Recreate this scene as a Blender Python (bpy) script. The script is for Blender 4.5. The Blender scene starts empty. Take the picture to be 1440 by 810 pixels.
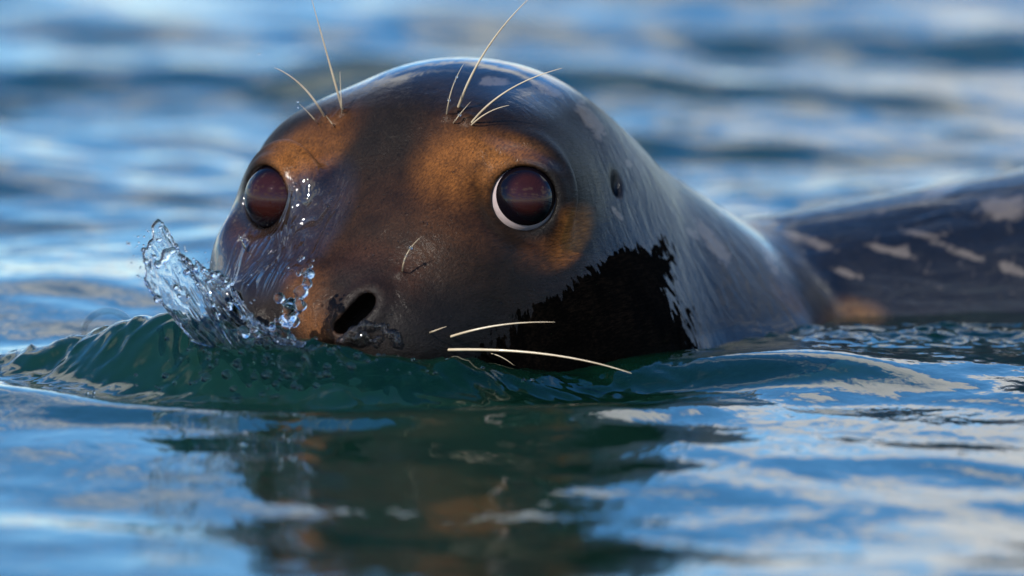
import bpy, math, random, time
import numpy as np
from mathutils import Vector, Euler
T0 = time.time()
random.seed(7); RNG = np.random.default_rng(11)
scene = bpy.context.scene
COL = scene.collection

# ---------------------------------------------------------------- camera
S = 0.0004                       # metres per photo pixel at the seal's face
PITCH = math.radians(7.5)
DIST = 15000.0                   # px units (6 m)
HW = -185.0                      # water level relative to the middle of the head (px units)
# working frame "w": px units, X right, Y away, Z up, origin = middle of the skull
TGT = np.array([55.0, -200.0, (-105 + 200 * math.sin(PITCH)) / math.cos(PITCH)])
DIRV = np.array([0, math.cos(PITCH), -math.sin(PITCH)])
UPV = np.array([0, math.sin(PITCH), math.cos(PITCH)])
RTV = np.array([1.0, 0, 0])
CAM = TGT - DIST * DIRV
def M(p):                        # working frame -> metres (water level at z = 0)
    p = np.asarray(p, float)
    return (p - np.array([0, 0, HW])) * S
cam_d = bpy.data.cameras.new('camera'); cam = bpy.data.objects.new('camera', cam_d); COL.objects.link(cam)
cam_d.sensor_width = 36; cam_d.lens = 36 * DIST / 1440
cam_d.clip_start = 0.1; cam_d.clip_end = 5000
cam.location = M(CAM); cam.rotation_euler = (math.pi / 2 - PITCH, 0, 0)
cam_d.dof.use_dof = True; cam_d.dof.focus_distance = (DIST - 175) * S; cam_d.dof.aperture_fstop = 5.0
scene.camera = cam

# ---------------------------------------------------------------- sky, sun, exposure
SUN_AZ = math.radians(-148); SUN_EL = math.radians(36)     # azimuth from +Y towards +X
world = bpy.data.worlds.new('World'); scene.world = world; world.use_nodes = True
wn = world.node_tree.nodes; wl = world.node_tree.links; wn.clear()
wo = wn.new('ShaderNodeOutputWorld'); bg = wn.new('ShaderNodeBackground'); bg.inputs[1].default_value = 0.15
sky = wn.new('ShaderNodeTexSky'); sky.sky_type = 'NISHITA'; sky.sun_disc = False
sky.sun_elevation = SUN_EL; sky.sun_rotation = SUN_AZ; sky.air_density = 0.85; sky.dust_density = 0.05; sky.ozone_density = 5.0
tc = wn.new('ShaderNodeTexCoord'); sep = wn.new('ShaderNodeSeparateXYZ'); wl.new(tc.outputs['Generated'], sep.inputs[0])
def wmath(op, a, b):
    n = wn.new('ShaderNodeMath'); n.operation = op
    for i, v in enumerate((a, b)):
        if isinstance(v, (int, float)): n.inputs[i].default_value = v
        else: wl.new(v, n.inputs[i])
    return n.outputs[0]
zz = wmath('ADD', wmath('MAXIMUM', sep.outputs[2], 0.0), 0.22)
cmb = wn.new('ShaderNodeCombineXYZ')
wl.new(wmath('DIVIDE', sep.outputs[0], zz), cmb.inputs[0]); wl.new(wmath('DIVIDE', sep.outputs[1], zz), cmb.inputs[1])
cn = wn.new('ShaderNodeTexNoise'); cn.inputs['Scale'].default_value = 1.9; cn.inputs['Detail'].default_value = 6; cn.inputs['Roughness'].default_value = 0.55
cmb.inputs[2].default_value = 3.7; wl.new(cmb.outputs[0], cn.inputs['Vector'])
cr = wn.new('ShaderNodeValToRGB'); cr.color_ramp.elements[0].position = 0.515; cr.color_ramp.elements[1].position = 0.60
# more cloud is seen edge-on towards the horizon, as in any broken sky
wl.new(wmath('ADD', cn.outputs['Fac'], wmath('MULTIPLY', wmath('SUBTRACT', 0.42, sep.outputs[2]), 0.125)), cr.inputs[0])
mx = wn.new('ShaderNodeMix'); mx.data_type = 'RGBA'
wl.new(cr.outputs[0], mx.inputs[0]); hs = wn.new('ShaderNodeHueSaturation'); hs.inputs['Saturation'].default_value = 1.22; wl.new(sky.outputs[0], hs.inputs['Color']); wl.new(hs.outputs[0], mx.inputs[6]); mx.inputs[7].default_value = (5.7, 5.85, 6.05, 1)
wl.new(mx.outputs[2], bg.inputs[0]); wl.new(bg.outputs[0], wo.inputs[0])
sun_d = bpy.data.lights.new('sun', 'SUN'); sun_d.energy = 4.2; sun_d.angle = math.radians(0.5); sun_d.color = (1.0, 0.93, 0.82)
sun = bpy.data.objects.new('sun', sun_d); COL.objects.link(sun)
SUNV = Vector((math.sin(SUN_AZ) * math.cos(SUN_EL), math.cos(SUN_AZ) * math.cos(SUN_EL), math.sin(SUN_EL)))
sun.rotation_euler = SUNV.to_track_quat('Z', 'Y').to_euler(); sun.location = SUNV * 8
vs = scene.view_settings; vs.view_transform = 'Standard'; vs.look = 'None'; vs.gamma = 1; vs.exposure = 0.5
vs.use_curve_mapping = False
scene.render.engine = 'CYCLES'
cy = scene.cycles; cy.use_denoising = True; cy.caustics_reflective = False; cy.caustics_refractive = True
cy.max_bounces = 10; cy.transmission_bounces = 8; cy.glossy_bounces = 4; cy.sample_clamp_indirect = 4.0; cy.sample_clamp_direct = 0

# ---------------------------------------------------------------- pixel helpers
def ray(px, py):
    d = DIRV * DIST + RTV * (px - 720) + UPV * (405 - py)
    return CAM, d / np.linalg.norm(d)
def at_Y(px, py, Y):             # the point of the pixel's ray at depth Y
    o, d = ray(px, py); return o + d * (Y - o[1]) / d[1]
def at_h(px, py, h=HW):          # the point of the pixel's ray at height h
    o, d = ray(px, py); return o + d * (h - o[2]) / d[2]
def project(P):
    q = P - CAM; z = q @ DIRV
    return 720 + (q @ RTV) / z * DIST, 405 - (q @ UPV) / z * DIST

# ---------------------------------------------------------------- materials
class NT:
    def __init__(s, name):
        s.m = bpy.data.materials.new(name); s.m.use_nodes = True; s.t = s.m.node_tree; s.t.nodes.clear()
        s.out = s.t.nodes.new('ShaderNodeOutputMaterial')
    def n(s, typ, **kw):
        o = s.t.nodes.new(typ)
        for k, v in kw.items(): setattr(o, k, v)
        return o
    def l(s, a, b): s.t.links.new(a, b)
    def set(s, sock, v):
        if hasattr(v, 'is_output'): s.l(v, sock)
        else: sock.default_value = v
    def math(s, op, a, b=0.0, clamp=False):
        o = s.n('ShaderNodeMath', operation=op, use_clamp=clamp); s.set(o.inputs[0], a); s.set(o.inputs[1], b); return o.outputs[0]
    def mix(s, f, a, b):
        o = s.n('ShaderNodeMix', data_type='RGBA'); s.set(o.inputs[0], f); s.set(o.inputs[6], a); s.set(o.inputs[7], b); return o.outputs[2]
    def attr(s, name):
        o = s.n('ShaderNodeAttribute', attribute_name=name); return o
    def noise(s, vec, scale, detail=3, rough=0.5, dist=0.0):
        o = s.n('ShaderNodeTexNoise'); o.inputs['Scale'].default_value = scale; o.inputs['Detail'].default_value = detail
        o.inputs['Roughness'].default_value = rough; o.inputs['Distortion'].default_value = dist
        if vec is not None: s.l(vec, o.inputs['Vector'])
        return o.outputs['Fac']
    def mapping(s, vec, scale=(1, 1, 1), rot=(0, 0, 0)):
        o = s.n('ShaderNodeMapping'); s.l(vec, o.inputs[0]); o.inputs['Scale'].default_value = scale; o.inputs['Rotation'].default_value = rot
        return o.outputs[0]
    def rng(s, v, a, b, c=0.0, d=1.0, smooth=True):
        o = s.n('ShaderNodeMapRange', interpolation_type='SMOOTHSTEP' if smooth else 'LINEAR')
        s.set(o.inputs[0], v)
        for i, k in enumerate((a, b, c, d)): s.set(o.inputs[1 + i], k)
        return o.outputs[0]
    def bump(s, h, strength, dist, normal=None):
        o = s.n('ShaderNodeBump'); s.set(o.inputs['Strength'], strength); o.inputs['Distance'].default_value = dist; s.l(h, o.inputs['Height'])
        if normal is not None: s.l(normal, o.inputs['Normal'])
        return o.outputs[0]
    def bsdf(s, **kw):
        o = s.n('ShaderNodeBsdfPrincipled')
        for k, v in kw.items():
            s.set(o.inputs[k.replace('_', ' ')], v)
        return o
def col4(r, g, b): return (r, g, b, 1)

def mesh_obj(name, V, F, mat, parent=None, smooth=True):
    me = bpy.data.meshes.new(name)
    V = np.asarray(V, np.float32); F = np.asarray(F)
    if F.ndim == 2 and len(F):
        n = F.shape[1]
        me.vertices.add(len(V)); me.vertices.foreach_set('co', V.ravel())
        me.loops.add(F.size); me.loops.foreach_set('vertex_index', F.ravel().astype(np.int32))
        me.polygons.add(len(F)); me.polygons.foreach_set('loop_start', (np.arange(len(F)) * n).astype(np.int32))
        me.polygons.foreach_set('loop_total', np.full(len(F), n, np.int32))
    if smooth: me.polygons.foreach_set('use_smooth', np.ones(len(F), bool))
    me.update(calc_edges=True); me.validate()
    if mat: me.materials.append(mat)
    o = bpy.data.objects.new(name, me); COL.objects.link(o)
    if parent: o.parent = parent
    return o
def fattr(o, name, v):
    a = o.data.attributes.new(name, 'FLOAT', 'POINT'); a.data.foreach_set('value', np.asarray(v, np.float32))
def cattr(o, name, v):
    a = o.data.attributes.new(name, 'FLOAT_COLOR', 'POINT')
    a.data.foreach_set('color', np.concatenate([v, np.ones((len(v), 1))], 1).astype(np.float32).ravel())
def vattr(o, name, v):
    a = o.data.attributes.new(name, 'FLOAT_VECTOR', 'POINT'); a.data.foreach_set('vector', np.asarray(v, np.float32).ravel())

# ---------------------------------------------------------------- the seal's shape: a signed distance field
YAW = math.radians(30); ROLL = math.radians(3.6)
Fv = np.array([-math.sin(YAW), -math.cos(YAW), 0.0]); Rv = np.array([math.cos(YAW), -math.sin(YAW), 0.0]); Uv = np.array([0, 0, 1.0])
cR, sR = math.cos(ROLL), math.sin(ROLL)
Rv2 = Rv * cR + Uv * sR; Uv2 = -Rv * sR + Uv * cR
HEAD = np.stack([Fv, Rv2, Uv2]).astype(np.float32)          # rows: forward, side, up
def smin(a, b, k):
    h = np.maximum(k - np.abs(a - b), 0) / k; return np.minimum(a, b) - h * h * k * 0.25
def smax(a, b, k): return -smin(-a, -b, k)
def ell(q, c, r):
    x, y, z = (q[0] - c[0]), (q[1] - c[1]), (q[2] - c[2])
    k0 = np.sqrt((x / r[0]) ** 2 + (y / r[1]) ** 2 + (z / r[2]) ** 2) + 1e-6
    k1 = np.sqrt((x / r[0] ** 2) ** 2 + (y / r[1] ** 2) ** 2 + (z / r[2] ** 2) ** 2) + 1e-9
    return k0 * (k0 - 1) / k1
def cone(q, a, b, ra, rb):
    ax, ay, az = [b[i] - a[i] for i in range(3)]
    x, y, z = q[0] - a[0], q[1] - a[1], q[2] - a[2]
    t = np.clip((x * ax + y * ay + z * az) / (ax * ax + ay * ay + az * az), 0, 1)
    return np.sqrt((x - t * ax) ** 2 + (y - t * ay) ** 2 + (z - t * az) ** 2) - (ra + (rb - ra) * t)
def sph(q, c, r): return np.sqrt((q[0] - c[0]) ** 2 + (q[1] - c[1]) ** 2 + (q[2] - c[2]) ** 2) - r
CAMH = None
RE = 51.0
NOST = [(474, 74, -104), (468, 90, -92), (460, 104, -76)]
EYES = []                        # (centre, axis) in the head frame, right then left
def base_head(f, s, h):
    a = np.abs(s); q = (f, a, h); qs = (f, s, h)
    d = ell(qs, (10, 0, -8), (262, 244, 230))
    d = smin(d, ell(qs, (105, 0, -5), (205, 226, 216)), 60)
    d = smin(d, cone(qs, (170, 0, -30), (405, 0, -112), 182, 100), 90)
    d = smin(d, ell(q, (165, 145, 66), (110, 92, 92)), 70)              # brow
    d = smin(d, ell(q, (268, 116, -52), (158, 132, 136)), 60)           # cheek
    d = smin(d, ell(q, (385, 92, -135), (110, 112, 96)), 55)            # whisker pad
    d = smin(d, ell(q, (418, 46, -108), (50, 84, 58)), 70)               # nose
    d = smin(d, ell(q, (105, 130, -185), (255, 195, 175)), 90)           # jowl
    return d
def head_sdf(f, s, h):
    a = np.abs(s); q = (f, a, h)
    d = base_head(f, s, h)
    for C, A in EYES:            # socket and lids
        ex, ey, ez = f - C[0], s - C[1], h - C[2]
        ax = ex * A[0] + ey * A[1] + ez * A[2]
        r2 = ex * ex + ey * ey + ez * ez
        rad = np.sqrt(np.maximum(r2 - ax * ax, 0))
        c2 = C + A * 60
        d = smax(d, -(np.sqrt((f - c2[0]) ** 2 + (s - c2[1]) ** 2 + (h - c2[2]) ** 2) - 54), 36)
        lid = np.clip((ez * 0.8 - np.sign(C[1]) * ey * 0.45 * (1 if C[1] > 0 else 0)) / 50, 0, 1)
        d = smin(d, np.sqrt((rad - 50 + 3 * lid) ** 2 + (ax - 15 - 4 * lid) ** 2) - 10 - 2.5 * lid, 22)
        d = smin(d, np.sqrt((rad - 62) ** 2 + (ax + 6) ** 2) - 13, 36)
        up = np.clip(ez * 0.9 + (f * 0 + np.sign(C[1]) * ey) * 0.25, -80, 80) / 80      # a lid fold arching over the eye
        wgt = np.clip(up, 0, 1) ** 0.7 * np.clip(1 - np.abs(ax + 10) / 70, 0, 1)
        d = d - wgt * (7 * np.exp(-((rad - 86) / 17) ** 2) - 4 * np.exp(-((rad - 68) / 9) ** 2))
        d = smax(d, -(np.sqrt(r2) - RE - 1.2), 5)
    n = None
    for c, r in zip(NOST, ((34, 20, 17), (34, 23, 22), (34, 18, 19))):
        t = ell(q, c, r)
        n = t if n is None else smin(n, t, 14)
    d = smin(d, np.maximum(n - 10, d - 2.5), 16)
    d = smax(d, -n, 9)
    return d
def seal_sdf(P):
    x, y, z = P
    f = x * HEAD[0, 0] + y * HEAD[0, 1] + z * HEAD[0, 2]
    s = x * HEAD[1, 0] + y * HEAD[1, 1] + z * HEAD[1, 2]
    h = x * HEAD[2, 0] + y * HEAD[2, 1] + z * HEAD[2, 2]
    d = head_sdf(f, s, h)
    n = cone(P, (110, 110, -100), (335, 390, -284), 215, 216)
    n = smin(n, cone(P, (95, -40, -285), (290, 180, -350), 255, 262), 110)
    d = smin(d, n, 80)
    b = cone(P, (430, 520, -298), (1020, 690, -316), 231, 332)
    b = smin(b, cone(P, (1020, 690, -322), (2000, 900, -480), 326, 200), 60)
    b = smin(b, cone(P, (2000, 900, -480), (2900, 1000, -520), 200, 60), 60)
    d = smin(d, b, 46)
    # ear hole
    d = smax(d, -ell(P, EAR, (6, 15, 18)), 10)
    for c, r in BUMPS: d = smin(d, sph(P, c, r), 9)
    return d
EAR = np.array([213.0, -95.0, 40.0]); BUMPS = []
def sdf_pts(P):
    P = np.asarray(P, np.float32); return seal_sdf((P[:, 0], P[:, 1], P[:, 2]))
def sdf_grad(P, e=1.0):
    g = np.empty_like(P)
    for i in range(3):
        o = np.zeros(3, np.float32); o[i] = e
        g[:, i] = (sdf_pts(P + o) - sdf_pts(P - o)) / (2 * e)
    return g
def grad_of(fn, P, e=1.0):
    g = np.empty_like(P)
    for i in range(3):
        o = np.zeros(3, np.float32); o[i] = e; A = P + o; B = P - o
        g[:, i] = (fn((A[:, 0], A[:, 1], A[:, 2])) - fn((B[:, 0], B[:, 1], B[:, 2]))) / (2 * e)
    return g
def hits(pxy):                   # march photo pixels onto the seal
    pxy = np.asarray(pxy, float)
    D = DIRV * DIST + (pxy[:, :1] - 720) * RTV + (405 - pxy[:, 1:2]) * UPV
    D /= np.linalg.norm(D, axis=1, keepdims=True)
    t = np.full(len(pxy), DIST - 900.0)
    for _ in range(90):
        t += np.clip(sdf_pts(CAM + D * t[:, None]) * 0.6, -20, 60)
    return CAM + D * t[:, None]
def hit(px, py): return hits([(px, py)])[0]
# put the ear hole on the surface
EAR = hit(866, 258).astype(float)
def head_dir(v): v = np.array(v, float); return v / np.linalg.norm(v)
_r = HEAD @ hit(735, 279); _l = HEAD @ hit(374, 278)
_ra = head_dir((0.82, 0.55, 0.14)); _la = head_dir((0.93, -0.34, 0.12))
EYES = [(_r - _ra * 31, _ra), (_l - _la * 27, _la)]

BUMPS = [(hit(x, y) + DIRV * 3, r) for x, y, r in ((630, 166, 8), (642, 157, 9), (657, 169, 11), (469, 172, 8), (457, 168, 7), (481, 160, 8), (562, 386, 5))]
def axis_grid(segs):
    out = [segs[0][0]]
    for a, b, step0, step1 in segs:
        v = a
        while v < b - 1e-6:
            t = (v - a) / (b - a); v += step0 + (step1 - step0) * t; out.append(min(v, b))
    return np.array(sorted(set(np.round(out, 3))), np.float32)
gx = axis_grid([(-400, 330, 4, 4), (330, 500, 4, 9), (500, 1000, 9, 12), (1000, 3000, 12, 50)])
gy = axis_grid([(-530, -40, 4, 4), (-40, 200, 4, 9), (200, 1150, 9, 14)])
gz = axis_grid([(-700, -240, 40, 9), (-240, -180, 9, 4), (-180, 235, 4, 4)])
def surface_nets(fn, gx, gy, gz):
    nx, ny, nz = len(gx), len(gy), len(gz)
    D = np.empty((nx, ny, nz), np.float32)
    Y, Z = np.meshgrid(gy, gz, indexing='ij')
    for i0 in range(0, nx, 24):
        xs = gx[i0:i0 + 24]
        D[i0:i0 + 24] = fn((xs[:, None, None], Y[None], Z[None]))
    neg = D < 0
    c = np.zeros((nx - 1, ny - 1, nz - 1), np.int8)
    for a in (0, 1):
        for b in (0, 1):
            for e in (0, 1):
                c += neg[a:nx - 1 + a, b:ny - 1 + b, e:nz - 1 + e]
    act = (c > 0) & (c < 8)
    idx = np.full(act.shape, -1, np.int64); I = np.argwhere(act); idx[act] = np.arange(len(I))
    acc = np.zeros((len(I), 3)); cnt = np.zeros(len(I))
    G = (gx, gy, gz)
    for axis in range(3):
        o1, o2 = [k for k in range(3) if k != axis]
        for a in (0, 1):
            for b in (0, 1):
                p0 = I.copy(); p0[:, o1] += a; p0[:, o2] += b
                p1 = p0.copy(); p1[:, axis] += 1
                d0 = D[p0[:, 0], p0[:, 1], p0[:, 2]]; d1 = D[p1[:, 0], p1[:, 1], p1[:, 2]]
                m = (d0 < 0) != (d1 < 0); t = np.where(m, d0 / np.where(m, d0 - d1, 1), 0)
                for k in range(3):
                    v = G[k][p0[:, k]].astype(float)
                    if k == axis: v = v + t * (G[k][p1[:, k]] - v)
                    acc[:, k] += np.where(m, v, 0)
                cnt += m
    V = acc / cnt[:, None]
    quads = []
    for axis in range(3):
        o1, o2 = (axis + 1) % 3, (axis + 2) % 3
        sl0 = [slice(None)] * 3; sl1 = [slice(None)] * 3
        sl0[axis] = slice(0, -1); sl1[axis] = slice(1, None)
        ch = neg[tuple(sl0)] != neg[tuple(sl1)]
        E = np.argwhere(ch); st = neg[tuple(sl0)][ch]
        ok = (E[:, o1] > 0) & (E[:, o2] > 0) & (E[:, o1] < D.shape[o1] - 1) & (E[:, o2] < D.shape[o2] - 1)
        E, st = E[ok], st[ok]
        def cell(d1, d2):
            p = E.copy(); p[:, o1] += d1; p[:, o2] += d2; return idx[p[:, 0], p[:, 1], p[:, 2]]
        q = np.stack([cell(-1, -1), cell(0, -1), cell(0, 0), cell(-1, 0)], 1)
        q[~st] = q[~st][:, ::-1]
        quads.append(q)
    F = np.concatenate(quads)
    V = V.astype(np.float32)
    for _ in range(3):
        d = fn((V[:, 0], V[:, 1], V[:, 2])); g = grad_of(fn, V)
        st = d / np.maximum((g * g).sum(1), 0.15)
        V = V - np.clip(st, -3, 3)[:, None] * g
    return V, F
SV, SF = surface_nets(seal_sdf, gx, gy, gz)
print('seal', len(SV), len(SF), round(time.time() - T0, 1))
#CLAYSTOP

# ================================================================ the sea
def sm(x, a, b): t = np.clip((x - a) / (b - a), 0, 1); return t * t * (3 - 2 * t)
TAB = RNG.random((256, 256)).astype(np.float32)
def vnoise(x, y):                # smooth value noise, -1..1
    xi = np.floor(x); yi = np.floor(y); u = x - xi; v = y - yi
    u = u * u * u * (u * (u * 6 - 15) + 10); v = v * v * v * (v * (v * 6 - 15) + 10)
    xi = xi.astype(np.int64) & 255; yi = yi.astype(np.int64) & 255; x1 = (xi + 1) & 255; y1 = (yi + 1) & 255
    return ((TAB[xi, yi] * (1 - u) + TAB[x1, yi] * u) * (1 - v) + (TAB[xi, y1] * (1 - u) + TAB[x1, y1] * u) * v) * 2 - 1
WAVES = []
for i in range(46):
    lam = 90 * (1700 / 90) ** (i / 45.0) * random.uniform(0.85, 1.15)      # px units
    th = math.radians(random.gauss(62, 32))
    k = 2 * math.pi / lam
    amp = 0.0165 * (lam / 300) ** 0.22 / k * random.uniform(0.6, 1.3)
    WAVES.append((k * math.cos(th), k * math.sin(th), amp, random.uniform(0, 6.28), lam))
def poly_dist(X, Y, pts):        # distance, signed side and fraction along a ground polyline
    best = np.full(X.shape, 1e9, np.float32); side = np.zeros_like(best); frac = np.zeros_like(best)
    pts = np.asarray(pts, float); L = np.r_[0, np.cumsum(np.linalg.norm(np.diff(pts, axis=0), axis=1))]
    for i in range(len(pts) - 1):
        a, b = pts[i], pts[i + 1]; e = b - a; l2 = e @ e
        t = np.clip(((X - a[0]) * e[0] + (Y - a[1]) * e[1]) / l2, 0, 1)
        dx, dy = X - a[0] - t * e[0], Y - a[1] - t * e[1]; d = np.hypot(dx, dy)
        m = d < best; best = np.where(m, d, best)
        side = np.where(m, np.sign(e[0] * dy - e[1] * dx), side); frac = np.where(m, (L[i] + t * math.sqrt(l2)) / L[-1], frac)
    return best, side, frac
# crest of the bow wave pushed up by the muzzle (ground polyline, height along it)
CREST = [(-760, -120), (-640, -190), (-520, -280), (-420, -400), (-330, -500), (-180, -545), (-40, -520), (90, -440), (190, -350), (260, -250)]
CREST_H = [(0.0, 8), (0.10, 28), (0.2, 58), (0.3, 92), (0.36, 102), (0.44, 88), (0.52, 64), (0.64, 54), (0.75, 42), (0.86, 24), (1.0, 4)]
def water_z(X, Y):
    Z = np.zeros(X.shape, np.float32)
    near = 1 - sm(np.hypot(X - 50, Y + 300), 500, 1600)
    far = sm(Y, 300, 2500)
    for kx, ky, a, ph, lam in WAVES:
        w = 1.0
        if lam < 160: w = 0.55 + 0.25 * far
        Z += a * w * np.sin(kx * X + ky * Y + ph)
    Z *= (1 - 0.35 * near) * (1 + 0.45 * far) * (1 - 0.52 * sm(-Y, 350, 1100))
    d, side, fr = poly_dist(X, Y, CREST)
    hh = np.interp(fr, [c[0] for c in CREST_H], [c[1] for c in CREST_H])
    front = side < 0                       # camera side of the crest
    prof = np.where(front, np.exp(-(d / (56 + 0.28 * hh)) ** 2), np.exp(-(d / 150) ** 2))
    wx_ = X + 14 * vnoise(X / 60 + 9, Y / 60); wy_ = Y + 14 * vnoise(X / 50, Y / 50 + 31)
    rip = 4.5 * vnoise(wx_ / 46 + wy_ / 160, wy_ / 40) + 2.6 * vnoise(wx_ / 22 + 40, wy_ / 26 + 5) - 3.0 * np.abs(vnoise(wx_ / 30 + 77, wy_ / 34 + 15)) + 1.0 * vnoise(wx_ / 11, wy_ / 12)
    rip = rip + 1.8 * (0.5 - np.abs(vnoise(wx_ / 19 + 3, wy_ / 60 + 52)))
    Z += hh * prof + 1.35 * rip * np.exp(-(d / 110) ** 2) * np.clip(hh / 40, 0, 1)
    cl = np.exp(-((X + 290) / 130) ** 2 - ((Y + 560) / 60) ** 2)         # broken water under the nostrils
    Z += cl * (5 * vnoise(wx_ / 21 + 70, wy_ / 21) + 3 * vnoise(wx_ / 11 + 7, wy_ / 11 + 3))
    # a trough ring in front of the bow wave, the second swell and the hump before the shoulder
    Z += -9 * np.exp(-((d - 130) / 70) ** 2) * front * np.clip(hh / 40, 0, 1)
    Z += 15 * np.exp(-((d - 300) / 90) ** 2) * front * np.clip(hh / 45, 0, 1)
    Z += 34 * np.exp(-((X - 390) / 230) ** 2 - (np.where(Y > -330, (Y + 330) / 150, (Y + 330) / 110)) ** 2)
    q = np.exp(-((X - 610) / 260) ** 2 - ((Y - 60) / 180) ** 2)       # choppy water over the flank
    Z += 1.5 * q * (10 + 3.4 * vnoise(wx_ / 52 + wy_ / 120, wy_ / 44 + 60) - 3.2 * np.abs(vnoise(wx_ / 34 + 17, wy_ / 46 + 25)) + 1.7 * vnoise(wx_ / 17, wy_ / 22 + 90) + 0.7 * vnoise(wx_ / 8, wy_ / 10))
    return Z
wx = axis_grid([(-760, 840, 5, 5)]); 
def grow(start, end, step, g):
    out = []; v = start
    while abs(v - start) < abs(end - start): v += step; step *= g; out.append(v)
    return out
wx = np.array(sorted(list(wx) + grow(840, 3e6, 6, 1.045) + grow(-760, -3e6, -6, 1.045)))
wy = axis_grid([(-2000, -800, 8, 5), (-800, 200, 5, 5), (200, 3000, 5, 12)])
wy = np.array(sorted(list(wy) + grow(3000, 3e6, 12, 1.05) + grow(-2000, -40000, -10, 1.06)))
GX, GY = np.meshgrid(wx, wy, indexing='ij')
fade = 1 - sm(np.hypot(GX, GY), 9000, 40000)
GZ = water_z(GX.astype(np.float64), GY.astype(np.float64)) * fade + HW
nx, ny = GX.shape
ii = np.arange(nx * ny).reshape(nx, ny)
WF = np.stack([ii[:-1, :-1], ii[1:, :-1], ii[1:, 1:], ii[:-1, 1:]], -1).reshape(-1, 4)
WV = np.stack([GX, GY, GZ], -1).reshape(-1, 3)
def water_material():
    t = NT('sea_water'); geo = t.n('ShaderNodeNewGeometry').outputs['Position']
    h = t.noise(t.mapping(geo, (26, 12, 12), (0, 0, 0.5)), 1.0, 3, 0.5, 0.4)
    h2 = t.noise(t.mapping(geo, (120, 60, 60), (0, 0, 0.3)), 1.0, 2)
    nrm = t.bump(h2, 0.05, 0.004, t.bump(h, 0.10, 0.014))
    murk = t.bsdf(Base_Color=col4(0.003, 0.027, 0.016), Roughness=0.02, IOR=1.333, Normal=nrm)
    clear = t.bsdf(Base_Color=col4(0.45, 0.88, 0.72), Roughness=0.0, IOR=1.333, Transmission_Weight=1.0, Normal=nrm)
    m = t.n('ShaderNodeMixShader'); m.inputs[0].default_value = 0.66
    t.l(murk.outputs[0], m.inputs[1]); t.l(clear.outputs[0], m.inputs[2]); t.l(m.outputs[0], t.out.inputs[0])
    return t.m
water = mesh_obj('water', M(WV), WF, water_material()); water['kind'] = 'structure'
t = NT('deep_water'); g = t.n('ShaderNodeNewGeometry').outputs['Position']
b = t.bsdf(Base_Color=t.mix(t.noise(g, 1.5, 3), col4(0.006, 0.03, 0.026), col4(0.01, 0.05, 0.045)), Roughness=0.9); t.l(b.outputs[0], t.out.inputs[0])
q = 3.2e6
sb = mesh_obj('seabed', M([(-q, -q, HW - 1600), (q, -q, HW - 1600), (q, q, HW - 1600), (-q, q, HW - 1600)]), [(0, 1, 2, 3)], t.m, smooth=False); sb['kind'] = 'structure'
print('water', len(WV), round(time.time() - T0, 1))

# ================================================================ the seal
seal = bpy.data.objects.new('seal', None); COL.objects.link(seal)
seal['label'] = 'dark wet seal with orange brow patches swimming with its head above the water'; seal['category'] = 'seal'
seal.empty_display_size = 0.05
P = SV.astype(np.float64)
NRM = sdf_grad(SV, 2.0); NRM /= np.linalg.norm(NRM, axis=1, keepdims=True) + 1e-9
HF = P @ HEAD.T.astype(float)          # forward, side, up
PU = (P - TGT) @ RTV; PW = (P - TGT) @ UPV
def blob(px, py, ru, rv, ang=0.0, soft=0.5, depth=130):
    """soft ellipse on the pelt, centred where that photo pixel meets the body"""
    c = hit(px, py); d = P - c; u = d @ RTV; v = d @ UPV; w = d @ DIRV
    ca, sa = math.cos(math.radians(ang)), math.sin(math.radians(ang))
    r = np.sqrt(((u * ca + v * sa) / ru) ** 2 + ((-u * sa + v * ca) / rv) ** 2 + (w / depth) ** 2)
    return 1 - sm(r, 1 - soft, 1 + soft)
def paint(c, m, colr): return c * (1 - m[:, None]) + np.array(colr) * m[:, None]
BLACK = (0.004, 0.003, 0.003); BROWN = (0.020, 0.010, 0.005); ORANGE = (0.29, 0.105, 0.021); RUST = (0.095, 0.033, 0.009)
coat = np.tile(np.array((0.006, 0.005, 0.005)), (len(P), 1))
coat = paint(coat, blob(540, 280, 240, 210, 0, 0.5, 420) * 0.9, BROWN)
coat = paint(coat, blob(520, 330, 130, 120, 20, 0.6) * 0.55, (0.042, 0.017, 0.007))
coat = paint(coat, blob(560, 175, 80, 70, 0, 0.6) * 0.6, (0.010, 0.007, 0.005))
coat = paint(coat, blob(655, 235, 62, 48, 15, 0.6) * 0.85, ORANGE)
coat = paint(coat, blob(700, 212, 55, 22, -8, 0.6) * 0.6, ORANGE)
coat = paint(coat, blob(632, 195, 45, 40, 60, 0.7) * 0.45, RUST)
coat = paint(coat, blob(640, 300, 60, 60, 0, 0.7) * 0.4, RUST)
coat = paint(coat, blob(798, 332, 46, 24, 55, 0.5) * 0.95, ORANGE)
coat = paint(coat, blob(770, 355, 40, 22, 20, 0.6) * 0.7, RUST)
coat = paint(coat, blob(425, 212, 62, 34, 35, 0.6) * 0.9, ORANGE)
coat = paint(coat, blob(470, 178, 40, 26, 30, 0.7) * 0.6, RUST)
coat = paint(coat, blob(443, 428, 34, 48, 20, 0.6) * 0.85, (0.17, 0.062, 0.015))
coat = paint(coat, blob(530, 385, 60, 34, -10, 0.7) * 0.55, (0.075, 0.026, 0.013))
coat = paint(coat, blob(345, 330, 30, 60, 0, 0.6) * 0.4, RUST)
coat = paint(coat, blob(505, 420, 62, 56, 40, 0.4) * 0.75, (0.013, 0.010, 0.009))
coat = paint(coat, blob(735, 279, 62, 60, 0, 0.16) * 0.96, BLACK)
coat = paint(coat, blob(765, 314, 30, 22, -35, 0.4) * 0.9, BLACK)
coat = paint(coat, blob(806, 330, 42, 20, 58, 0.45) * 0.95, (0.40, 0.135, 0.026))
coat = paint(coat, blob(372, 277, 46, 58, 0, 0.2) * 0.9, BLACK)
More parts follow.
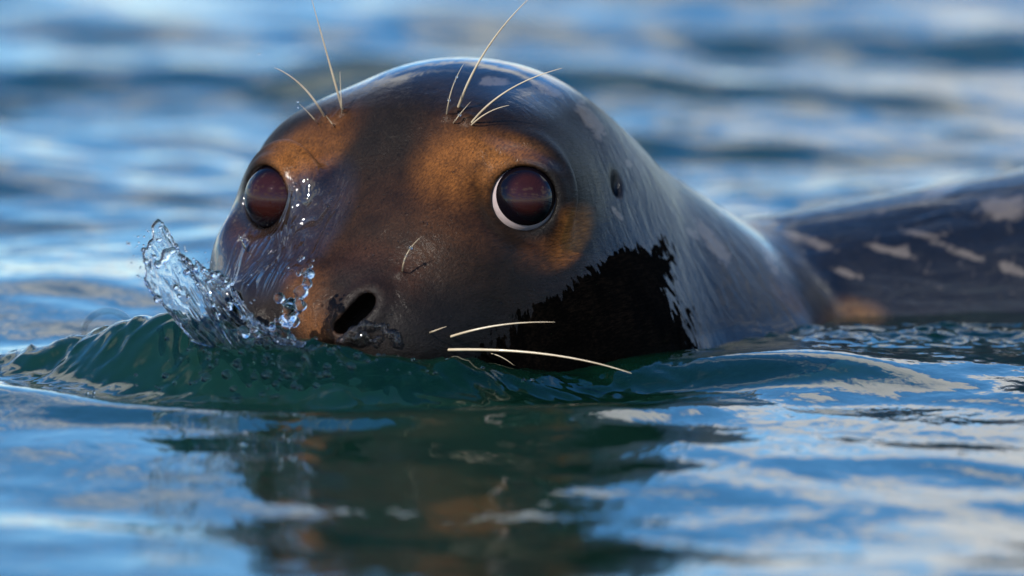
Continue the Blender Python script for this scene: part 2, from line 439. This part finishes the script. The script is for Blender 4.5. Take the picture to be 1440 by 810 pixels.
coat = paint(coat, blob(640, 470, 110, 60, 0, 0.6) * 0.7, (0.005, 0.005, 0.006))
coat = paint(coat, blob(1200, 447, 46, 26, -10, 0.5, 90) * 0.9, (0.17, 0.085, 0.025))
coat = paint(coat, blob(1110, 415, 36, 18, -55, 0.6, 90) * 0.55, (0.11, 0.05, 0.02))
coat = paint(coat, blob(1100, 360, 120, 60, -10, 0.7, 140) * 0.35, (0.022, 0.014, 0.009))
# pale flecks: soft masks that the material breaks up
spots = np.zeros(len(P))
for a in [(832, 168, 34, 15, -58), (772, 126, 26, 9, -25), (697, 114, 24, 8, 5), (715, 96, 14, 4, 0), (1003, 342, 44, 13, -52), (1082, 362, 34, 8, -72), (975, 330, 16, 6, -40),  # the first few, on the crown, are cloud reflections painted into the colour
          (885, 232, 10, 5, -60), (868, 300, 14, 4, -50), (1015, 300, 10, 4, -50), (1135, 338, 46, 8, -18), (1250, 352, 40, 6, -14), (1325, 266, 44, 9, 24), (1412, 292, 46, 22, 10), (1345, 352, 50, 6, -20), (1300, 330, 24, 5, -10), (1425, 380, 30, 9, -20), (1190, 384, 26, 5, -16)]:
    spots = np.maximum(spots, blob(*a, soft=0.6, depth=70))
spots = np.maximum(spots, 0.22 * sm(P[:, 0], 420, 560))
# the water film: glossy on crown, nape, back and the far side of the snout
film = np.full(len(P), 0.05)
film = np.maximum(film, sm(HF[:, 2], 135, 195) * sm(-HF[:, 0], -260, -140))
film = np.maximum(film, blob(412, 322, 56, 115, -36, 0.3, 180))
film = np.maximum(film, blob(330, 340, 40, 90, 0, 0.4, 160))
film = np.maximum(film, blob(440, 142, 130, 42, 40, 0.35, 220))
film = np.maximum(film, blob(580, 96, 130, 20, 8, 0.35, 260))
film = np.maximum(film, sm(HF[:, 1] - 0.5 * HF[:, 0], 150, 275) * 0.46)
film = np.maximum(film, sm(P[:, 1], 60, 260) * 0.85)
film = np.maximum(film, sm(-(HF[:, 2]), 150, 190) * 0.7)
film = np.maximum(film, blob(735, 215, 56, 10, -22, 0.5, 60) * 0.8)
for c in ((735, 279, 50), (372, 277, 44)): film = np.maximum(film, blob(c[0], c[1], c[2], c[2] + 6, 0, 0.2, 90) * 0.45)
film *= 1 - 0.9 * blob(800, 332, 60, 34, 55, 0.5)
frou = np.full(len(P), 0.30)
frou = np.where(film > 0.7, 0.06, frou)
frou = 0.15 - 0.11 * sm(film, 0.35, 0.95)
# dark shore reflection painted on the lower cheek, with its torn edge: signed distance to its outline
OUT = [(650, 560), (676, 506), (704, 470), (730, 440), (770, 418), (800, 398), (832, 372), (862, 358), (884, 350), (905, 352), (922, 342), (932, 340), (941, 352), (946, 392), (952, 420), (963, 450), (972, 478), (992, 505), (1015, 560)]
def poly_sd(u, v, pts):
    best = np.full(len(u), 1e9); ins = np.zeros(len(u), bool); n = len(pts)
    for i in range(n):
        a, b = pts[i], pts[(i + 1) % n]; ex, ey = b[0] - a[0], b[1] - a[1]
        t = np.clip(((u - a[0]) * ex + (v - a[1]) * ey) / (ex * ex + ey * ey), 0, 1)
        best = np.minimum(best, np.hypot(u - a[0] - t * ex, v - a[1] - t * ey))
        c = ((a[1] > v) != (b[1] > v)) & (u < ex * (v - a[1]) / (ey + 1e-9) + a[0]); ins ^= c
    return np.where(ins, best, -best)
ppx, ppy = project(P)
sd = poly_sd(ppx, ppy, OUT); sd = np.where((NRM @ -DIRV > 0.02) & (P[:, 1] < 200), sd, -60)
def seal_material():
    t = NT('wet_seal_fur'); A = t.attr
    co = A('fur').outputs['Vector']
    hair = t.noise(t.mapping(co, (0.045, 0.34, 0.34)), 1.0, 4, 0.7)
    hv = t.rng(hair, 0.28, 0.72, 0.25, 1.75, False)
    clump = t.noise(t.mapping(co, (0.012, 0.04, 0.04)), 1.0, 3, 0.55, 0.3)
    mott = t.noise(co, 0.02, 5, 0.6, 0.4)
    base = A('coat').outputs['Color']
    hsv = t.n('ShaderNodeHueSaturation'); t.l(base, hsv.inputs['Color'])
    t.l(t.math('MULTIPLY', hv, t.rng(mott, 0.25, 0.75, 0.45, 1.55, False)), hsv.inputs['Value'])
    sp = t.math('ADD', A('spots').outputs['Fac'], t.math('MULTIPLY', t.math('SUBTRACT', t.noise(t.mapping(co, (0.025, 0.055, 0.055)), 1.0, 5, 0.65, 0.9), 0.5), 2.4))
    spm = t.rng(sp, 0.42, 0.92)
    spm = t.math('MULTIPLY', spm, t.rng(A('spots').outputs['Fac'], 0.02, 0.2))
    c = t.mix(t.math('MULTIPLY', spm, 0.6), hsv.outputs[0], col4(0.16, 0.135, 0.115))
    # dark shore reflection painted into the cheek's colour
    jag = t.noise(t.mapping(co, (0.055, 0.055, 0.012)), 1.0, 2, 0.5, 1.2); jag2 = t.noise(co, 0.022, 5, 0.65, 0.8); jag3 = t.noise(t.mapping(co, (0.2, 0.2, 0.03)), 1.0, 2, 0.5)
    e = t.math('ADD', A('shorerefl').outputs['Fac'], t.math('ADD', t.math('ADD', t.math('MULTIPLY', t.math('SUBTRACT', jag, 0.5), 70.0), t.math('MULTIPLY', t.math('SUBTRACT', jag3, 0.5), 18.0)), t.math('MULTIPLY', t.math('SUBTRACT', jag2, 0.5), 52.0)))
    mat = t.rng(e, -1.0, 2.5)  # mask of the painted shore reflection
    c = t.mix(mat, c, t.mix(t.rng(t.math('MULTIPLY', mott, hv), 0.3, 1.0), col4(0.001, 0.001, 0.001), col4(0.0055, 0.004, 0.003)))
    n1 = t.bump(hair, 0.5, 0.0016, t.bump(clump, 0.35, 0.003))
    film = A('film').outputs['Fac']
    wob = t.noise(t.mapping(co, (0.006, 0.018, 0.018)), 1.0, 3, 0.5, 0.6)
    rid = t.math('ABSOLUTE', t.math('SUBTRACT', t.noise(t.mapping(co, (0.011, 0.03, 0.011), (0, 0.9, 0)), 1.0, 2, 0.5, 0.9), 0.5))
    sw = A('snoutwet').outputs['Fac']
    run = t.noise(A('lay').outputs['Vector'], 0.032, 5, 0.6, 0.8)
    bw = A('backwet').outputs['Fac']
    streak = t.noise(t.mapping(co, (0.05, 0.03, 0.012), (0, 0.6, 0)), 1.0, 4, 0.6, 0.5)
    n2 = t.bump(hair, t.math('MULTIPLY', t.math('SUBTRACT', 1.0, film), 0.30), 0.001, t.bump(streak, t.math('MULTIPLY', t.math('SUBTRACT', 1.0, film), 0.8), 0.003, t.bump(run, t.math('MULTIPLY', bw, 0.55), 0.008, t.bump(rid, t.math('MULTIPLY', sw, 0.9), 0.012, t.bump(wob, 0.22, 0.004)))))
    cw = t.math('MULTIPLY', film, t.math('SUBTRACT', 1.0, t.math('MULTIPLY', mat, 0.985)))
    b = t.bsdf(Base_Color=c, Roughness=0.55, Normal=n1, Coat_Weight=cw, Coat_IOR=1.68, Coat_Normal=n2)
    t.l(t.math('SUBTRACT', 0.13, t.math('MULTIPLY', mat, 0.13)), b.inputs['Specular IOR Level'])
    t.l(A('filmrough').outputs['Fac'], b.inputs['Coat Roughness'])
    t.l(b.outputs[0], t.out.inputs[0]); return t.m
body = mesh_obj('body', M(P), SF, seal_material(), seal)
cattr(body, 'coat', coat * 0.56); fattr(body, 'spots', spots); fattr(body, 'film', film); fattr(body, 'filmrough', frou); fattr(body, 'shorerefl', sd); vattr(body, 'fur', HF)
fattr(body, 'snoutwet', blob(405, 328, 50, 105, -36, 0.4, 180)); fattr(body, 'backwet', sm(P[:, 0] + 0.5 * P[:, 1], 480, 760)); vattr(body, 'lay', np.stack([0.16 * (P @ np.array([0.95, 0.28, -0.12])), P @ np.array([-0.28, 0.95, 0.0]), P[:, 2] + 0.12 * P[:, 0]], 1))
print('body', round(time.time() - T0, 1))

# ---- eyes
def dome(C, A, up, r0, a0, a1, na, nr=48, bulge=0.0, hole=False):
    """part of a sphere round axis A between polar angles a0 and a1"""
    A = A / np.linalg.norm(A); s1 = np.cross(up, A); s1 /= np.linalg.norm(s1); s2 = np.cross(A, s1)
    V = []; F = []
    for i in range(na + 1):
        th = a0 + (a1 - a0) * i / na; r = r0 + bulge * max(0, math.cos(th / a1 * math.pi / 2)) ** 1.0
        for j in range(nr):
            ph = 2 * math.pi * j / nr
            V.append(C + r * (math.cos(th) * A + math.sin(th) * (math.cos(ph) * s1 + math.sin(ph) * s2)))
    for i in range(na):
        for j in range(nr):
            k = (j + 1) % nr; F.append((i * nr + j, (i + 1) * nr + j, (i + 1) * nr + k, i * nr + k))
    return np.array(V), F
t = NT('sclera'); g = t.n('ShaderNodeNewGeometry').outputs['Position']
b = t.bsdf(Base_Color=t.mix(t.noise(g, 300, 3), col4(0.48, 0.43, 0.43), col4(0.34, 0.25, 0.25)), Roughness=0.25, Coat_Weight=1.0, Coat_Roughness=0.01); t.l(b.outputs[0], t.out.inputs[0]); SCLERA = t.m
def iris_mat():
    t = NT('iris_brown'); rr = t.attr('rad').outputs['Fac']; uv = t.attr('irisco').outputs['Vector']
    fib = t.noise(t.mapping(uv, (1, 1, 1)), 3.0, 4, 0.6, 1.0)
    ray_ = t.noise(t.attr('irisray').outputs['Vector'], 4.0, 3, 0.6)
    c = t.mix(t.math('MULTIPLY', t.math('ADD', fib, ray_), 0.5), col4(0.008, 0.002, 0.0018), col4(0.034, 0.009, 0.0075))
    c = t.mix(t.rng(rr, 0.5, 0.82), c, col4(0.0025, 0.0018, 0.0035))
    b = t.bsdf(Base_Color=c, Roughness=0.4, Specular_IOR_Level=0.0, Coat_Weight=1.0, Coat_IOR=1.34, Coat_Roughness=0.0); t.l(b.outputs[0], t.out.inputs[0]); return t.m
IRIS = iris_mat()
t = NT('pupil_black'); b = t.bsdf(Base_Color=col4(0.022, 0.008, 0.008), Roughness=0.35, Coat_Weight=1.0, Coat_Roughness=0.0, Coat_IOR=1.38); t.l(b.outputs[0], t.out.inputs[0]); PUPIL = t.m
for (C, A), (gx_, gy_) in zip(EYES, ((744, 271), (375, 275))):
    Cw = C @ HEAD; 
    # gaze: from the eyeball's centre to where the iris shows
    o, d = ray(gx_, gy_); oc = o - Cw; bq = oc @ d; tt = -bq - math.sqrt(max(bq * bq - (oc @ oc - RE * RE), 0)); Gz = o + d * tt - Cw; Gz /= np.linalg.norm(Gz)
    V, F = dome(Cw, Gz, Uv, RE, 0.0, math.pi, 32, 64)
    eye = mesh_obj('eye', M(V), F, SCLERA, seal)
    IR = 42.0 if gx_ > 500 else 46.5
    V, F = dome(Cw, Gz, Uv, RE + 0.5, 0.0, math.asin(IR / RE), 20, 64, bulge=3.0)
    ir = mesh_obj('iris', M(V), F, IRIS, eye)
    s1 = np.cross(Uv, Gz); s1 /= np.linalg.norm(s1); s2 = np.cross(Gz, s1); q = (V - Cw)
    u, v = q @ s1 / IR, q @ s2 / IR; rr = np.hypot(u, v)
    fattr(ir, 'rad', rr); vattr(ir, 'irisco', np.stack([u, v, rr * 0], 1)); an = np.arctan2(v, u); vattr(ir, 'irisray', np.stack([np.cos(an) * 2, np.sin(an) * 2, rr * 0.4], 1))

# ---- whiskers
t = NT('whisker_pale'); g = t.n('ShaderNodeNewGeometry').outputs['Position']
b = t.bsdf(Base_Color=t.mix(t.noise(g, 90, 2), col4(0.60, 0.52, 0.38), col4(0.36, 0.26, 0.15)), Roughness=0.3, Coat_Weight=0.6, Coat_Roughness=0.05); t.l(b.outputs[0], t.out.inputs[0]); WHISK = t.m
def tube(path, radii, n=8):
    path = np.asarray(path, float); V = []; F = []
    for i, p in enumerate(path):
        tg = path[min(i + 1, len(path) - 1)] - path[max(i - 1, 0)]; tg /= np.linalg.norm(tg)
        a = np.cross(tg, (0.3, 0.9, 0.2)); a /= np.linalg.norm(a); b2 = np.cross(tg, a)
        for j in range(n): V.append(p + radii[i] * (math.cos(2 * math.pi * j / n) * a + math.sin(2 * math.pi * j / n) * b2))
    for i in range(len(path) - 1):
        for j in range(n): k = (j + 1) % n; F.append((i * n + j, i * n + k, (i + 1) * n + k, (i + 1) * n + j))
    return V, F
def whisker(p0, p1, p2, r, dy=0.0, beads=0):
    root = hit(*p0) + DIRV * 4; Y0 = root[1]; N = 22; path = []; rad = []
    for i in range(N + 1):
        u = i / N; x = (1 - u) ** 2 * p0[0] + 2 * u * (1 - u) * p1[0] + u * u * p2[0]; y = (1 - u) ** 2 * p0[1] + 2 * u * (1 - u) * p1[1] + u * u * p2[1]
        path.append(at_Y(x, y, Y0 + dy * u - 14 * math.sin(min(u * 4, 1) * math.pi / 2))); rad.append(r * (1 - u) ** 0.75 * 0.85 + r * 0.15)
    V, F = tube(path, [q * 0.8 for q in rad])
    w = mesh_obj('whisker', M(V), F, WHISK, seal)
    return w, path
WH = [((482, 155), (462, 85), (437, -6), 2.3, -30), ((457, 165), (428, 112), (386, 95), 2.0, -20), ((447, 174), (436, 160), (421, 146), 1.1, -8), ((481, 160), (479, 130), (478, 100), 1.1, -8), ((470, 178), (464, 170), (458, 162), 1.0, -4),
      ((628, 162), (632, 122), (652, 90), 1.3, -20), ((644, 152), (675, 62), (748, -6), 2.5, -60), ((662, 174), (705, 118), (790, 96), 2.1, -50), ((637, 174), (648, 158), (662, 143), 1.1, -14), ((662, 177), (684, 154), (716, 148), 1.5, -20),
      ((566, 383), (566, 356), (591, 334), 1.4, -18), ((346, 352), (341, 342), (336, 330), 1.0, -6),
      ((632, 474), (700, 451), (780, 453), 2.2, -20), ((604, 468), (614, 464), (628, 459), 1.6, -10), ((628, 492), (780, 488), (888, 525), 2.6, -70), ((690, 497), (706, 500), (723, 514), 0.9, -10)]
WHO = [whisker(*w) for w in WH]

# water beads strung on one face whisker
def sphere_vf(c, r, n=6, m=8):
    V = []; F = []
    for i in range(n + 1):
        th = math.pi * i / n
        for j in range(m): ph = 2 * math.pi * j / m; V.append((c[0] + r * math.sin(th) * math.cos(ph), c[1] + r * math.sin(th) * math.sin(ph), c[2] + r * math.cos(th)))
    for i in range(n):
        for j in range(m): k = (j + 1) % m; F.append((i * m + j, (i + 1) * m + j, (i + 1) * m + k, i * m + k))
    return V, F
def spheres(name, items, mat, parent=None):
    V = []; F = []
    for c, r in items:
        v, f = sphere_vf(c, r, *((6, 8) if r < 3 else (10, 16))); k = len(V); V += v; F += [tuple(i + k for i in q) for q in f]
    return mesh_obj(name, M(V), F, mat, parent)
t = NT('clear_water'); b = t.bsdf(Base_Color=col4(0.97, 0.99, 1.0), Roughness=0.035, IOR=1.333, Transmission_Weight=1.0); t.l(b.outputs[0], t.out.inputs[0]); CLEAR = t.m
for wi, n in ((10, 5), (11, 7), (5, 3), (8, 2)):
    w, path = WHO[wi]; bd = spheres('droplet', [(path[random.randint(4, 21)], random.uniform(1.3, 2.6)) for _ in range(n)], CLEAR, w); bd['kind'] = 'stuff'

# ================================================================ splash at the snout
splash = bpy.data.objects.new('water_splash', None); COL.objects.link(splash)
splash['label'] = 'clear splash of water thrown up beside the seal\'s nostril'; splash['category'] = 'splash'
splash.location = M(at_Y(330, 490, -540)); 
def sub(o): o.matrix_parent_inverse = splash.matrix_world.inverted(); return o
bpy.context.view_layer.update()
RIM = [(255, 452), (204, 398), (198, 354), (214, 334), (238, 330), (256, 356), (282, 376), (312, 388), (330, 412), (356, 446), (392, 474), (430, 482)]
BASE = [(268, 478), (285, 484), (300, 488), (315, 490), (328, 492), (340, 494), (352, 495), (366, 495), (380, 494), (396, 492), (412, 490), (430, 488)]
def lerp_poly(pts, u):
    x = u * (len(pts) - 1); i = min(int(x), len(pts) - 2); f = x - i; a, b = pts[i], pts[i + 1]
    # Catmull-Rom
    p0 = pts[max(i - 1, 0)]; p3 = pts[min(i + 2, len(pts) - 1)]
    return tuple(0.5 * (2 * a[k] + (b[k] - p0[k]) * f + (2 * p0[k] - 5 * a[k] + 4 * b[k] - p3[k]) * f * f + (3 * a[k] - p0[k] - 3 * b[k] + p3[k]) * f ** 3) for k in (0, 1))
NU, NV = 90, 46; SHV = []
uu, vv = np.meshgrid(np.linspace(0, 1, NU), np.linspace(0, 1, NV), indexing='ij')
fold = 9 * vnoise(uu * 13 + 3, vv * 3.5 + 8) + 5 * vnoise(uu * 26 + 60, vv * 8 + 1) + 2.2 * vnoise(uu * 48, vv * 20 + 9)
rag = 0.06 * vnoise(uu * 30, uu * 0 + 3) + 0.07 * vnoise(uu * 11 + 8, uu * 0 + 7)
for i in range(NU):
    r = lerp_poly(RIM, i / (NU - 1)); bs = lerp_poly(BASE, i / (NU - 1))
    for j in range(NV):
        v = j / (NV - 1); w = v * (1 + rag[i, j] * v)
        x = bs[0] + (r[0] - bs[0]) * w; y = bs[1] + (r[1] - bs[1]) * (w ** 1.15)
        Yd = -535 + 60 * math.sin(math.pi * min(i / (NU - 1), 1)) * v ** 1.5 - 25 * v + fold[i, j] * (0.4 + 0.8 * v)
        p = at_Y(x, y, Yd); p[0] += 0.35 * fold[i, j] * v; SHV.append(p)
k = np.arange(NU * NV).reshape(NU, NV); SHF = np.stack([k[:-1, :-1], k[1:, :-1], k[1:, 1:], k[:-1, 1:]], -1).reshape(-1, 4)
sheet = sub(mesh_obj('water_sheet', M(SHV), SHF, CLEAR, splash))
md = sheet.modifiers.new('thick', 'SOLIDIFY'); md.thickness = 3.2 * S; md.offset = 0
SHV = np.array(SHV).reshape(NU, NV, 3)
LUMP = []                                         # blobs that run together into strings of water
def chain(pts, r0, r1, n, Y, jit):
    for i in range(n):
        u = i / (n - 1); x, y = lerp_poly(pts, u); p = at_Y(x + random.gauss(0, jit), y + random.gauss(0, jit), Y + random.gauss(0, 8)); LUMP.append((p, random.uniform(r0, r1)))
chain([(335, 470), (362, 482), (390, 474), (404, 456), (416, 436), (422, 412), (430, 398), (431, 384)], 3.0, 7.5, 34, -535, 4)
chain([(345, 440), (352, 462), (372, 470), (385, 452)], 2.5, 5.5, 14, -540, 4)
chain([(404, 470), (412, 452), (409, 437), (402, 425)], 4, 8.5, 12, -535, 5)
for i in range(34):                               # thick rim of the sheet
    a = RNG.integers(6, NU - 6); LUMP.append((SHV[a, NV - 1 - RNG.integers(0, 4)], random.uniform(1.8, 5.2)))
for i in range(26):
    a = RNG.integers(20, 66); LUMP.append((SHV[a, RNG.integers(18, NV)] + np.array([0, -4, 0]), random.uniform(1.6, 4.5)))
for x, y, rx in ((222, 372, 6), (234, 356, 7), (232, 364, 6), (243, 352, 5), (258, 362, 4), (300, 388, 6), (318, 402, 5), (326, 396, 4)): LUMP.append((at_Y(x, y, -530), rx))
# the bulge of water lapping into the nostril
NL = hit(520, 455)
for i in range(46):
    x = random.uniform(478, 562); y = 484 - random.random() * (30 - 0.012 * (x - 525) ** 2) ; LUMP.append((at_Y(x, y, hit(x, y)[1] - 3), random.uniform(2.0, 6.5)))
def splash_sdf(Pt):
    d = None
    for c, r in LUMP:
        e = sph(Pt, c, r); d = e if d is None else smin(d, e, 5)
    return d
ga = axis_grid([(-480, -60, 2.2, 2.2)]); gb = axis_grid([(-600, -390, 2.6, 2.6)]); gc = axis_grid([(-210, 30, 2.2, 2.2)])
LV, LF = surface_nets(splash_sdf, ga, gb, gc)
lo = sub(mesh_obj('water_strands', M(LV), LF, CLEAR, splash)); lo['kind'] = 'stuff'
# loose drops
drops = []
for i in range(120):
    u = random.random(); x, y = lerp_poly(RIM[1:10], u); g = abs(random.gauss(0, 1))
    drops.append((at_Y(x + random.gauss(-6, 13), y - 6 * g + random.gauss(0, 9), -530 + random.gauss(0, 25)), random.uniform(0.5, 1.7) * (1.5 if random.random() < 0.12 else 1)))
for x, y, r in ((365, 76, 1.6), (419, 143, 1.5), (419, 151, 1.3), (202, 345, 1.6), (196, 390, 1.6), (440, 366, 2), (425, 362, 3.4), (421, 366, 2.4), (405, 376, 2), (437, 374, 3.2), (430, 386, 4.2), (420, 385, 3.6)): drops.append((at_Y(x, y, -530), r))
dr = sub(spheres('drops', drops, CLEAR, splash)); dr['kind'] = 'stuff'

# drops lying on the pelt and on the bow wave
pd = []
lst = [(432, 285), (423, 305), (413, 314), (427, 345), (463, 301), (419, 365), (411, 380), (557, 385), (557, 402), (735, 357), (633, 445), (500, 171), (480, 200), (388, 308), (397, 306), (357, 312), (398, 258), (402, 246), (395, 242), (404, 250), (409, 269), (470, 150), (452, 141), (460, 120), (454, 152), (560, 340)]
lst += [(random.gauss(440, 55), random.gauss(335, 60)) for _ in range(40)] + [(random.uniform(480, 860), random.uniform(220, 440)) for _ in range(22)]
ph_ = hits(lst)
for p in ph_: pd.append((p, random.uniform(0.7, 1.9)))
for i in range(24):
    a = random.uniform(450, 560); pd.append((hit(a, random.uniform(440, 478)), random.uniform(1.0, 2.8)))
fd = spheres('water_drops', pd, CLEAR, seal); fd['kind'] = 'stuff'
foam = []
for i in range(150):
    X = random.gauss(-270, 75) if i < 110 else random.uniform(-420, 120); Y = random.gauss(-560, 24) + 0.0006 * (X + 200) ** 2
    z = float(water_z(np.array([X]), np.array([Y]))[0]) + HW; r = random.uniform(0.9, 3.2) * (1.8 if random.random() < 0.08 else 1); foam.append((np.array([X, Y, z + r * 0.3]), r))
for i in range(46):
    X = random.gauss(-285, 62); Y = random.gauss(-575, 22) + 0.0006 * (X + 200) ** 2
    z = float(water_z(np.array([X]), np.array([Y]))[0]) + HW; r = random.uniform(3.5, 9.0); foam.append((np.array([X, Y, z - r * 0.25]), r))
fo = spheres('foam', foam, CLEAR); fo['kind'] = 'stuff'; fo['label'] = 'tiny bubbles and drops riding the bow wave'; fo['category'] = 'foam'
# thin bubbles on the bow wave
t = NT('bubble_film'); gl = t.n('ShaderNodeBsdfTransparent'); gs = t.n('ShaderNodeBsdfGlossy'); gs.inputs['Roughness'].default_value = 0.0
lw = t.n('ShaderNodeLayerWeight'); lw.inputs[0].default_value = 0.25; ms = t.n('ShaderNodeMixShader')
t.l(t.math('MULTIPLY', lw.outputs['Fresnel'], 0.32), ms.inputs[0]); t.l(gl.outputs[0], ms.inputs[1]); t.l(gs.outputs[0], ms.inputs[2]); t.l(ms.outputs[0], t.out.inputs[0]); FILM = t.m
def bubble(px, py, Y, r, label):
    c = at_Y(px, py, Y); V, F = dome(c, np.array([0, 0, 1.0]), np.array([0, 1.0, 0]), r, 0.0, math.pi * 0.62, 18, 40)
    V[:, 2] = c[2] + (V[:, 2] - c[2]) * 0.9
    o = mesh_obj('bubble', M(V), F, FILM); o['label'] = label; o['category'] = 'bubble'; o['group'] = 'bubbles on the bow wave'
    return o
bubble(152, 468, -262, 40, 'large thin bubble on the bow wave crest away from the snout')
bubble(413, 512, -590, 26, 'clear bubble at the foot of the wave below the nostrils')
print('done', round(time.time() - T0, 1))
